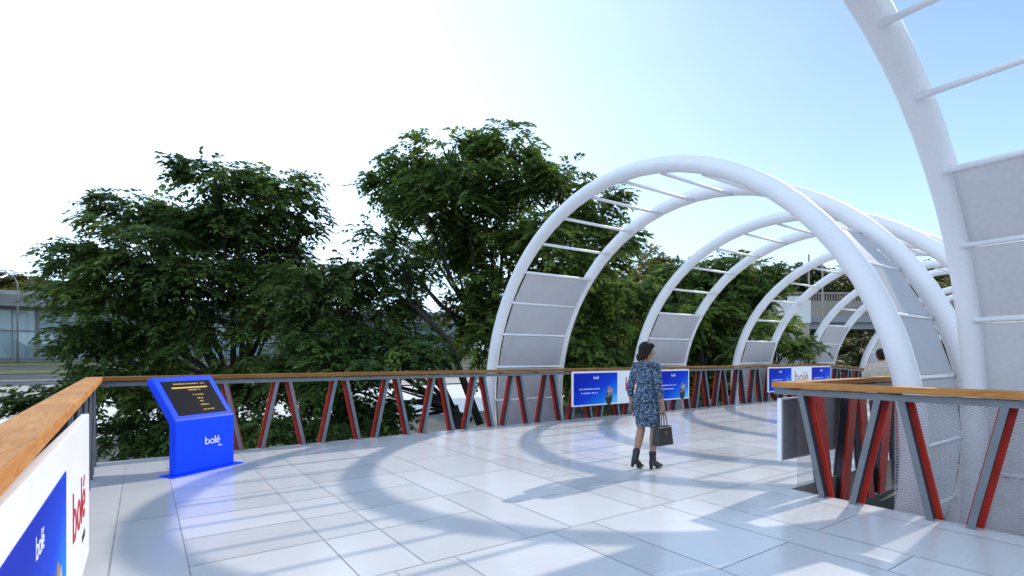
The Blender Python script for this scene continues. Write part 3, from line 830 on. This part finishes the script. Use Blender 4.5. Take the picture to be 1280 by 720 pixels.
def build_man():
    t = thing('person', 'person with dark hair and a sand-coloured jacket, mostly hidden behind the inner railing', 'person', (10.6, 3.79, 0), R(-80) )
    bm = bmesh.new()
    for q in (-1, 1):
        chain(bm, [(q * .09, 0, .90), (q * .095, .01, .5), (q * .095, -.01, .09)], [.095, .06, .042])
        capsule(bm, (q * .095, -.01, .06), (q * .10, .15, .04), .042, .032)
    loft(bm, [(0, 0, .85, .15, .11), (0, 0, .95, .165, .12), (0, 0, 1.1, .15, .11), (0, 0, 1.25, .18, .125), (0, 0, 1.34, .17, .10), (0, 0, 1.40, .07, .06)])
    chain(bm, [(0, -.01, 1.35), (0, .005, 1.46)], [.062, .055])
    arms = []
    for q in (-1, 1):
        s_, e_, w_ = (q * .185, 0, 1.31), (q * .235, -.03, 1.04), (q * .235, .05, .82)
        arms.append((s_, e_, w_)); chain(bm, [s_, e_, w_], [.055, .043, .028])
        hand(bm, w_, (0, .1, -1), (0, 1, 0), (-q, 0, 0), .4, 1.05)
    rot = Matrix.Rotation(R(10), 3, 'Z')
    T = head(bm, (0, .02, 1.535), rot, 1.0)
    fuse(bm, 'body', [M['skin']], t, .006, 3)
    for q in (-1, 1):
        b = bmesh.new(); ellipsoid(b, T((q * .031, .078, -.006)), (.011, .008, .007), rot, 10)
        me = bpy.data.meshes.new('eye'); b.to_mesh(me); b.free(); link('eye', me, M['eye'], t)
    h = bmesh.new(); ellipsoid(h, T((0, -.02, .035)), (.086, .098, .090), rot); ellipsoid(h, T((0, .03, .072)), (.064, .052, .04), rot); ellipsoid(h, T((0, -.07, -.03)), (.07, .04, .055), rot)
    fuse(h, 'hair', [M['hair']], t, .007, 2)
    d = bmesh.new()
    loft(d, [(0, 0, .74, .195, .14), (0, 0, .95, .19, .145), (0, 0, 1.1, .18, .135), (0, 0, 1.25, .20, .145), (0, 0, 1.34, .19, .115), (0, 0, 1.40, .10, .08), (0, 0, 1.43, .075, .07)])
    for s_, e_, w_ in arms: chain(d, [(s_[0] * .5, 0, 1.32), s_, e_, Vector(e_).lerp(Vector(w_), .9)], [.07, .068, .055, .046])
    fuse(d, 'jacket', [M['jacket']], t, .009, 3)
    tr = bmesh.new()
    for q in (-1, 1): chain(tr, [(q * .09, 0, .90), (q * .095, .01, .5), (q * .095, -.01, .11)], [.105, .075, .062])
    fuse(tr, 'trousers', [M['trousers']], t, .009, 2)
    for q in (-1, 1):
        b = bmesh.new(); capsule(b, (q * .095, -.02, .052), (q * .10, .16, .042), .052, .042); fuse(b, 'shoe', [M['boot']], t, .007, 2)
build_man()

# ------------------------------------------------------------------ trees
def crown_mesh(name, clumps, mat, parent, rng, leaf=.15, per=10, dens=1.0, droop=.5, spray=.42, cards=False):
    """many leaflet-sized faces on arching sprays, through the volume of each clump"""
    P = []; D = []; Tn = []
    for (c, r) in clumps:
        r = np.array(r); area = (r[0] * r[1] * r[2]) ** (2 / 3)
        n = max(12, int(area * 4 * PI * 21 * dens / (spray / .42) ** 1.5))
        v = rng.normal(size=(n, 3)); v /= np.linalg.norm(v, axis=1)[:, None]
        rad = (rng.uniform(.08, 1, n)) ** .50
        rad *= 1 + .16 * np.sin(v[:, 0] * 5 + c[0]) * np.sin(v[:, 1] * 5 + c[1]) + .12 * rng.normal(size=n)
        # gather the sprays in layers, as on real boughs
        p = v * rad[:, None]
        # most sprays sit on flat boughs that stick out of the clump at different heights
        nb = 11
        bv = rng.normal(size=(nb, 3)); bv[:, 2] = rng.uniform(-.85, .95, nb); bv[:, :2] /= np.linalg.norm(bv[:, :2], axis=1)[:, None]
        bl = rng.uniform(.75, 1.3, nb) * np.sqrt(np.clip(1 - .75 * bv[:, 2] ** 2, .15, 1))
        which = rng.integers(0, nb, n); onb = rng.uniform(size=n) < .74
        s_ = rng.uniform(.12, 1.0, n) ** .8
        wd = .42 * (1.05 - s_ * .75)
        bx = bv[which]; px_ = np.stack([-bx[:, 1], bx[:, 0]], axis=1)
        q = np.zeros((n, 3))
        lat = rng.normal(size=n) * wd * .75
        q[:, :2] = bx[:, :2] * (bl[which] * s_)[:, None] + px_ * lat[:, None]
        q[:, 2] = bx[:, 2] * (.25 + .75 * s_ ** .7) - .16 * s_ * s_ + rng.normal(size=n) * .07
        p[onb] = q[onb]; p[~onb] *= .82
        P.append(np.array(c) + p * r)
        d = v.copy(); d[onb, :2] = bx[onb, :2] + px_[onb] * (lat / (wd + .01) * .5)[onb, None]; d[:, 2] = d[:, 2] * .22 + .02
        d += rng.normal(size=(n, 3)) * .35
        d /= np.linalg.norm(d, axis=1)[:, None]
        D.append(d)
        base = rng.normal(.45, .12); bt = rng.normal(size=nb) * .16
        Tn.append(np.clip(base + bt[which] + rng.normal(size=n) * .13, 0, 1))
    P = np.concatenate(P); D = np.concatenate(D); Tn = np.concatenate(Tn); n = len(P)
    side = np.cross(D, np.array([0, 0, 1.0])); side /= (np.linalg.norm(side, axis=1)[:, None] + 1e-6)
    Ls = spray * rng.uniform(.7, 1.3, n)
    V = []; T_ = []
    half = per // 2
    for j in range(per):
        s = (j // 2 + 1) / half; sg = 1 if j % 2 else -1
        basep = P + D * (Ls * s)[:, None]; basep[:, 2] -= droop * Ls * s * s * .8
        out = side * sg * .85 + D * (.55 + .5 * s) + rng.normal(size=(n, 3)) * .22
        out[:, 2] -= droop * (.3 + .5 * s)
        out /= np.linalg.norm(out, axis=1)[:, None]
        l = leaf * rng.uniform(.7, 1.25, n) * (1.05 - .3 * abs(s - .5))
        wv = np.cross(out, D * .3 + np.array([0, 0, 1.0]) + rng.normal(size=(n, 3)) * .35); wv /= (np.linalg.norm(wv, axis=1)[:, None] + 1e-6)
        w = l * .27
        mid = basep + out * (l * .45)[:, None]
        tip = basep + out * l[:, None]; tip[:, 2] -= l * .18
        q = np.stack([basep, mid + wv * w[:, None], tip, mid - wv * w[:, None]], axis=1)
        V.append(q); T_.append(np.clip(Tn + rng.normal(size=n) * .08, 0, 1))
    V = np.concatenate(V).reshape(-1, 3); T_ = np.concatenate(T_)
    nf = len(T_)
    me = bpy.data.meshes.new(name)
    me.vertices.add(nf * 4); me.vertices.foreach_set('co', V.astype(np.float32).ravel())
    me.loops.add(nf * 4); me.loops.foreach_set('vertex_index', np.arange(nf * 4, dtype=np.int32))
    me.polygons.add(nf); me.polygons.foreach_set('loop_start', np.arange(0, nf * 4, 4, dtype=np.int32)); me.polygons.foreach_set('loop_total', np.full(nf, 4, dtype=np.int32))
    a = me.attributes.new('tint', 'FLOAT', 'FACE'); a.data.foreach_set('value', T_.astype(np.float32))
    me.update(calc_edges=True)
    return link(name, me, mat, parent)

def tree(label, base, fork_z, clumps, mat, seed, trunk_r=.2, leaf=.15, dens=1.0, name='tree', bark='bark', droop=.5, spray=.42, per=10, group=None, lean=(0, 0), extra=()):
    rng = np.random.default_rng(seed); rnd = random.Random(seed)
    t = thing(name, label, 'tree', base, 0, group)
    B = Vector(base)
    cl = [((Vector(c) - B), r) for c, r in clumps]
    tb = MB()
    fork = Vector((lean[0], lean[1], fork_z))
    tb.tube([(0, 0, -.3), (.0, 0, .25), fork * .5 + Vector((rnd.uniform(-.1, .1), rnd.uniform(-.1, .1), 0)), fork], [trunk_r * 1.5, trunk_r * 1.1, trunk_r * .95, trunk_r * .8], n=12)
    for c, r in cl:
        mid = fork.lerp(c, .5) + Vector((rnd.uniform(-.3, .3), rnd.uniform(-.3, .3), -.12 * (c - fork).length + rnd.uniform(0, .3)))
        q1 = fork.lerp(mid, .5) + Vector((rnd.uniform(-.12, .12), rnd.uniform(-.12, .12), rnd.uniform(-.1, .15)))
        r0 = trunk_r * rnd.uniform(.35, .55)
        tb.tube([fork - Vector((0, 0, .1)), q1, mid, c], [r0, r0 * .8, r0 * .55, r0 * .22], n=7)
        for k in range(5):
            v = Vector((rnd.gauss(0, 1), rnd.gauss(0, 1), rnd.gauss(.1, .6))).normalized()
            e = c + Vector((v.x * r[0], v.y * r[1], v.z * r[2])) * .85
            s0 = mid.lerp(c, rnd.uniform(.45, 1))
            m2 = s0.lerp(e, .5) + Vector((rnd.uniform(-.12, .12), rnd.uniform(-.12, .12), rnd.uniform(-.05, .15)))
            tb.tube([s0, m2, e], [r0 * .3, r0 * .2, .008], n=5)
    for pts, rr in extra: tb.tube([Vector(p) - B for p in pts], rr, n=8)
    tb.build('trunk', M[bark], t, fix=False)
    crown_mesh('crown', [(tuple(c), r) for c, r in cl], mat, t, rng, leaf, per, dens, droop, spray)
    return t

def blobs(lst, d, deep=1.0, jit=0.0, seed=0):
    """(x, y, rx, ry[, dd]) in photo pixels at distance d -> clump centres and radii in metres"""
    out = []; rnd = random.Random(seed)
    for e in lst:
        x, y, rx, ry = e[:4]; dd = d + (e[4] if len(e) > 4 else rnd.uniform(-jit, jit))
        k = dd / F_PX
        out.append((at(x, y, dd), (rx * k, (rx + ry) * .5 * k * deep, ry * k)))
    return out

gA = at(290, 560, 17.5)
tree('large dark green spreading tree at the left, right behind the blue kiosk', (gA.x, gA.y, gz(gA.y)), 4.6,
     blobs([(268, 222, 46, 26), (352, 242, 40, 34), (300, 268, 55, 36), (168, 252, 42, 22), (215, 285, 50, 34), (100, 322, 42, 20), (178, 308, 60, 34),
            (88, 358, 26, 11), (140, 362, 58, 32), (235, 345, 70, 42), (325, 318, 58, 44), (112, 420, 46, 24), (175, 418, 66, 38), (248, 410, 40, 36), (345, 390, 55, 44),
            (70, 494, 44, 20), (145, 475, 60, 32), (215, 480, 60, 40), (330, 470, 60, 44), (170, 535, 60, 30), (265, 540, 60, 34), (355, 535, 55, 30), (378, 285, 20, 14)], 17.0, 1.0, 1.6, 3),
     M['leaf_dark'], 11, trunk_r=.24, leaf=.215, dens=1.65, spray=.58)
gC = at(612, 560, 17.0)
tree('low dark tree with a trunk leaning left, filling the gap between the two tall trees', (gC.x, gC.y, gz(gC.y)), 4.4,
     blobs([(455, 335, 40, 18), (500, 318, 30, 16), (420, 360, 45, 30), (480, 375, 50, 26), (410, 415, 55, 36), (475, 425, 55, 36), (440, 465, 60, 26), (530, 440, 34, 26), (390, 470, 40, 40),
            (415, 515, 55, 30), (470, 520, 48, 28), (372, 340, 22, 30)], 15.5, 1.0, .8, 5),
     M['leaf_dark'], 12, trunk_r=.17, leaf=.19, dens=1.65, spray=.52, lean=(-.9, .75),
     extra=[([at(600, 530, 16.4), at(560, 425, 16.0), at(520, 385, 15.7), at(470, 350, 15.5)], [.13, .10, .07, .03]),
            ([at(590, 525, 16.4), at(540, 500, 16.2), at(500, 488, 16.0)], [.08, .05, .02]), ([at(575, 470, 16.2), at(520, 428, 16.0), at(470, 410, 15.8)], [.07, .05, .02])])
gB = at(618, 560, 20)
tree('tallest green tree in the middle, rising behind the first hoop', (gB.x, gB.y, gz(gB.y)), 6.4,
     blobs([(560, 186, 52, 24), (640, 178, 34, 22), (512, 205, 32, 24), (575, 230, 66, 40), (490, 236, 36, 18), (650, 225, 52, 38), (712, 222, 32, 18), (738, 262, 46, 34),
            (692, 300, 62, 36), (615, 292, 60, 36), (472, 292, 24, 12), (535, 268, 36, 20), (625, 360, 44, 44), (655, 410, 44, 40), (775, 300, 20, 22), (605, 425, 40, 36), (560, 300, 40, 20),
            (750, 322, 36, 22), (680, 355, 46, 30), (585, 385, 30, 20), (640, 470, 34, 24), (520, 345, 26, 12)], 19.5, 1.0, 1.8, 7),
     M['leaf_mid'], 13, trunk_r=.25, leaf=.23, dens=1.65, spray=.62)
g = at(770, 520, 24)
tree('fresh green leafy tree seen through the left leg of the first hoop', (g.x, g.y, gz(g.y)), 4.2,
     blobs([(735, 360, 42, 28), (770, 385, 48, 34), (720, 420, 48, 36), (780, 435, 50, 34), (745, 450, 55, 30), (800, 365, 30, 22), (755, 480, 50, 24)], 23.5, 1.0, 1.2, 9),
     M['leaf_fresh'], 14, trunk_r=.18, leaf=.30, dens=.9, spray=.62)
g = at(880, 520, 24)
tree('mid green tree standing behind the second hoop', (g.x, g.y, gz(g.y)), 5.0,
     blobs([(862, 345, 40, 26), (900, 330, 34, 18), (925, 360, 44, 30), (870, 390, 50, 34), (935, 405, 48, 34), (895, 435, 55, 30), (850, 430, 40, 30), (955, 345, 26, 20)], 25.0, 1.0, 1.2, 10),
     M['leaf_mid'], 15, trunk_r=.18, leaf=.30, dens=.9, spray=.62)
g = at(955, 520, 20.6)
tree('small leafy tree reaching a bough in front of the fourth hoop', (g.x, g.y, gz(g.y)), 4.6,
     blobs([(985, 426, 30, 15, -.6), (1012, 432, 22, 8, -.85), (950, 430, 34, 26), (975, 405, 26, 14), (935, 450, 30, 20), (1000, 440, 22, 7, -.7)], 20.8, .7, .3, 11),
     M['leaf_mid'], 16, trunk_r=.12, leaf=.19, dens=1.0, spray=.44)
# olive trees farther off: each its own crown
far = [(715, 352, 60, 34, 'leaf_olive', 'olive tree far behind the hoops, the leftmost of the distant row'),
       (785, 352, 55, 34, 'leaf_olive', 'olive tree far behind the hoops with a pointed top between the first and second hoop'),
       (850, 348, 50, 40, 'leaf_wood', 'dark far tree showing through the second hoop'),
       (945, 350, 48, 34, 'leaf_olive', 'yellowish far tree between the second and third hoop'),
       (1000, 352, 46, 34, 'leaf_wood', 'dark far tree showing through the third hoop above the footbridge'),
       (1062, 356, 48, 34, 'leaf_olive', 'far olive tree above the beige footbridge railing'),
       (1125, 352, 50, 40, 'leaf_wood', 'dark far tree between the right leg of the first hoop and the largest hoop'),
       (1190, 350, 55, 40, 'leaf_olive', 'far olive tree behind the leg of the largest hoop')]
for i, (x, y, rx, ry, mt, lb) in enumerate(far):
    d = 52 + (i * 37 % 9)
    g = at(x, 470, d); rnd = random.Random(50 + i)
    lst = [(x, y, rx * .7, ry * .75), (x - rx * .5, y + ry * .5, rx * .6, ry * .6), (x + rx * .5, y + ry * .45, rx * .6, ry * .6), (x, y + ry * 1.2, rx * .9, ry * .8), (x - rx * .4, y + ry * 2, rx * .8, ry * .8), (x + rx * .4, y + ry * 2.1, rx * .8, ry * .8)]
    if i == 1: lst.append((x + 32, y - ry * .8, 12, 14))
    tree(lb, (g.x, g.y, gz(g.y)), 5.0, blobs(lst, d, 1.0, 2.0, i), M[mt], 60 + i, trunk_r=.3, leaf=.50, dens=1.15, spray=.95, per=8, bark='bark_tan', group='distant trees behind the walkway')
# undergrowth mass under and behind the footbridge
rng = np.random.default_rng(5)
cl = []
for i in range(30):
    x = 690 + i * 21; cl.append((at(x, 430 + (i * 13 % 30), 46 + (i * 7 % 5)), (2.4, 2.0, 1.8)))
    cl.append((at(x + 9, 470, 44), (2.4, 2.0, 1.6)))
tag(crown_mesh('undergrowth', [(tuple(c), r) for c, r in cl], M['leaf_wood'], None, rng, .5, 8, .55, .5, .9), kind='stuff',
    label='dark scrub and undergrowth filling the ground beneath the distant trees', cat='undergrowth')
# distant trees behind the low building
for i, (x, y, rx, ry, lb) in enumerate([(45, 352, 40, 12, 'pale distant tree just above the roof of the low glass building'),
                                        (375, 345, 40, 26, 'distant tree whose top shows in the gap right of the large dark tree')]):
    g = at(x, 440, 92)
    tree(lb, (g.x, g.y, .8), 4.0, blobs([(x, y, rx, ry), (x - rx * .5, y + ry * .6, rx * .7, ry), (x + rx * .5, y + ry * .6, rx * .7, ry), (x, y + ry * 2, rx, ry * 1.4)], 92, 1, 1, i), M['leaf_olive'], 90 + i, trunk_r=.3, leaf=.7, dens=.5, spray=1.2, per=8, bark='bark_tan')

# ------------------------------------------------------------------ low building with a glass front
def glass_building():
    t = thing('low_building', 'long low building with a dark flat roof and bluish glass front, behind the left trees', 'building', (-46, 84.2, .8))
    Lb = 98; Hb = 8.4
    b = MB(); b.box(0, Lb, .6, 14, 0, Hb - 1.9); b.build('wall', M['wall'], t)
    r = MB(); r.box(-1.5, Lb + 1.5, -1.6, 15, Hb - 1.9, Hb - .55, 0); r.box(-.8, Lb + .8, -.6, 14.2, Hb - .549, Hb, 1); r.build('roof', [M['roof'], M['wall']], t)
    n = 14; w = (Lb - 4) / n
    for i in range(n):
        x0 = 2 + i * w
        f = MB()
        f.box(x0, x0 + .18, .44, .60, .3, Hb - 2.0); f.box(x0 + w - .24, x0 + w - .06, .44, .60, .3, Hb - 2.0)
        f.box(x0 + .181, x0 + w - .241, .45, .60, .3, .5); f.box(x0 + .181, x0 + w - .241, .45, .60, Hb - 2.25, Hb - 2.0); f.box(x0 + .181, x0 + w - .241, .45, .60, 3.6, 3.8)
        for k in (1, 2): f.box(x0 + w * k / 3 - .05, x0 + w * k / 3 + .05, .46, .60, .501, 3.599); f.box(x0 + w * k / 3 - .05, x0 + w * k / 3 + .05, .46, .60, 3.801, Hb - 2.251)
        fo = f.build('window', M['frame'], t)
        p = MB(); p.box(x0 + .182, x0 + w - .242, .52, .59, .502, 3.598); p.box(x0 + .182, x0 + w - .242, .52, .59, 3.802, Hb - 2.252); p.build('pane', M['glass'], fo)
glass_building()

# ------------------------------------------------------------------ footbridge crossing far right, with its railing, and two poles
def footbridge():
    c = at(1050, 404, 40)
    t = thing('footbridge', 'grey concrete footbridge with a beige barred railing, seen through the far hoops', 'bridge', (c.x, c.y, 0), math.atan2(RB, RA))
    z = c.z
    d = MB(); d.box(-4.6, 30, 0, 3, z - .45, z + .40); d.build('slab', M['paleslab'], t)
    f = MB(); f.box(-4.6, 30, -.25, -.001, z + .05, z + .55); f.build('kerb_beam', M['paleslab'], t)
    r = MB(); r.box(-4.6, 30, .05, .15, z + 2.25, z + 2.38)
    for i in range(172): r.box(-4.6 + i * .2, -4.6 + i * .2 + .07, .07, .13, z + .401, z + 2.249)
    r.build('barred_railing', M['beige'], t)
    r = MB(); r.box(-4.6, 30, 2.85, 2.95, z + .401, z + 2.0); r.build('rear_parapet', M['wall'], t)
    for x in (-3.6, 6, 17):
        p = MB(); p.tube([(x, 1.5, z - .45), (x, 1.5, -5.0)], .45, n=16); p.build('pillar', M['concrete'], t)
footbridge()
c = at(992, 388, 37)
w = MB(); w.box(-1.1, 1.1, -.2, .2, -.9, .7); w.box(-.6, .9, -.18, .18, .701, 1.0); me = w.mesh('pale_wall'); w.fixn(me)
o = link('garden_wall', me, M['plaza']); o.location = (c.x, c.y, c.z); o.rotation_euler = (0, 0, math.atan2(RB, RA))
tag(o, 'short pale wall end beside the footbridge railing, above the bushes', 'wall')
wb = MB(); wb.box(-1.0, 1.0, -.15, .15, -8, -.901); wb.build('footing', M['wall'], o)
for x, lb in ((1011, 'slim beige pole left of its twin by the footbridge'), (1028, 'slim beige pole right of its twin by the footbridge')):
    c = at(x, 440, 37.5); top = at(x, 318, 37.5).z; zb = gz(c.y)
    p = thing('lamp_pole', lb, 'pole', (c.x, c.y, zb), 0, 'slim poles by the footbridge')
    b = MB(); b.tube([(0, 0, 0), (0, 0, top - zb)], [.075, .06], n=10); b.build('post', M['beige'], p)
    b = MB(); b.tube([(0, 0, 0), (0, 0, .3)], [.22, .2], n=10); b.build('base', M['beige'], p)
# curved street lamp beyond the road at the far left
c = at(22, 455, 60); p = thing('street_lamp', 'thin street lamp with a curved arm above the roof of the glass building, far left', 'street lamp', (c.x, c.y, gz(c.y)))
topz = at(22, 342, 60).z - gz(c.y)
b = MB(); b.tube([(0, 0, 0), (0, 0, topz - 1.2), (-.25, 0, topz - .5), (-.9, 0, topz)], [.10, .07, .055, .045], n=8); b.build('post', M['frame'], p)
b = MB(); b.box(-1.5, -.85, -.15, .15, topz - .05, topz + .06); b.build('lamp_head', M['frame'], p)

# ------------------------------------------------------------------ light
SUN_EL, SUN_DIR = R(34.7), Vector((2.47, .25, 0)).normalized()
sun_az = math.atan2(SUN_DIR.x, SUN_DIR.y)      # clockwise from +Y
L = bpy.data.lights.new('sun', 'SUN'); L.energy = 3.2; L.angle = R(.75); L.color = (1.0, .91, .80)
so = bpy.data.objects.new('sun', L); COL.objects.link(so)
dirv = Vector((SUN_DIR.x * math.cos(SUN_EL), SUN_DIR.y * math.cos(SUN_EL), math.sin(SUN_EL)))
so.rotation_euler = dirv.to_track_quat('Z', 'Y').to_euler(); so.location = dirv * 60

W = bpy.data.worlds.new('World'); SC.world = W; W.use_nodes = True
nt = W.node_tree; LK = nt.links
bg = nt.nodes['Background']
sky = nt.nodes.new('ShaderNodeTexSky'); sky.sky_type = 'NISHITA'; sky.sun_disc = False
sky.sun_elevation = SUN_EL; sky.sun_rotation = sun_az; sky.altitude = 0; sky.air_density = 1.0; sky.dust_density = .0; sky.ozone_density = 1.5
# thin bright veil of cloud on the side away from the sun
tc = nt.nodes.new('ShaderNodeTexCoord')
nrm = nt.nodes.new('ShaderNodeVectorMath'); nrm.operation = 'NORMALIZE'; LK.new(tc.outputs['Generated'], nrm.inputs[0])
dt = nt.nodes.new('ShaderNodeVectorMath'); dt.operation = 'DOT_PRODUCT'; LK.new(nrm.outputs[0], dt.inputs[0])
wv = Vector((-.35, .93, -.12)).normalized(); dt.inputs[1].default_value = wv
nz = nt.nodes.new('ShaderNodeTexNoise'); nz.inputs['Scale'].default_value = 2.2; nz.inputs['Detail'].default_value = 5
LK.new(nrm.outputs[0], nz.inputs['Vector'])
ad = nt.nodes.new('ShaderNodeMath'); ad.operation = 'MULTIPLY_ADD'; ad.inputs[1].default_value = .16; ad.inputs[2].default_value = -.08
LK.new(nz.outputs['Fac'], ad.inputs[0])
a2 = nt.nodes.new('ShaderNodeMath'); a2.operation = 'ADD'; LK.new(ad.outputs[0], a2.inputs[0]); LK.new(dt.outputs['Value'], a2.inputs[1])
mr = nt.nodes.new('ShaderNodeMapRange'); mr.interpolation_type = 'SMOOTHSTEP'
mr.inputs['From Min'].default_value = -.34; mr.inputs['From Max'].default_value = .92
LK.new(a2.outputs[0], mr.inputs['Value'])
db = nt.nodes.new('ShaderNodeVectorMath'); db.operation = 'DOT_PRODUCT'; LK.new(nrm.outputs[0], db.inputs[0]); db.inputs[1].default_value = Vector((-.62, -.70, .35)).normalized()  # second bright patch added behind the camera as fill for shaded faces
b2 = nt.nodes.new('ShaderNodeMath'); b2.operation = 'ADD'; LK.new(ad.outputs[0], b2.inputs[0]); LK.new(db.outputs['Value'], b2.inputs[1])
mb_ = nt.nodes.new('ShaderNodeMapRange'); mb_.interpolation_type = 'SMOOTHSTEP'; mb_.inputs['From Min'].default_value = .1; mb_.inputs['From Max'].default_value = 1.15; LK.new(b2.outputs[0], mb_.inputs['Value'])
mxm = nt.nodes.new('ShaderNodeMath'); mxm.operation = 'MAXIMUM'; LK.new(mr.outputs[0], mxm.inputs[0]); LK.new(mb_.outputs[0], mxm.inputs[1])
mx = nt.nodes.new('ShaderNodeMix'); mx.data_type = 'RGBA'
LK.new(mxm.outputs[0], mx.inputs['Factor']); LK.new(sky.outputs[0], mx.inputs['A']); mx.inputs['B'].default_value = (8.0, 10.3, 13.6, 1)
LK.new(mx.outputs['Result'], bg.inputs['Color'])
bg.inputs['Strength'].default_value = .15

# ------------------------------------------------------------------ camera and view
cd = bpy.data.cameras.new('camera'); co = bpy.data.objects.new('camera', cd); COL.objects.link(co)
cd.sensor_width = 36; cd.lens = 36 * F_PX / 1280; cd.shift_y = (HOR - 360) / 1280
cd.clip_start = .05; cd.clip_end = 4000
co.location = (0, 0, EYE); co.rotation_euler = (R(90), 0, math.atan2(-VA, VB))
SC.camera = co
SC.view_settings.view_transform = 'Standard'; SC.view_settings.look = 'None'
SC.view_settings.exposure = 0.06; SC.view_settings.gamma = 1.0
SC.cycles.max_bounces = 8
SC.render.film_transparent = False
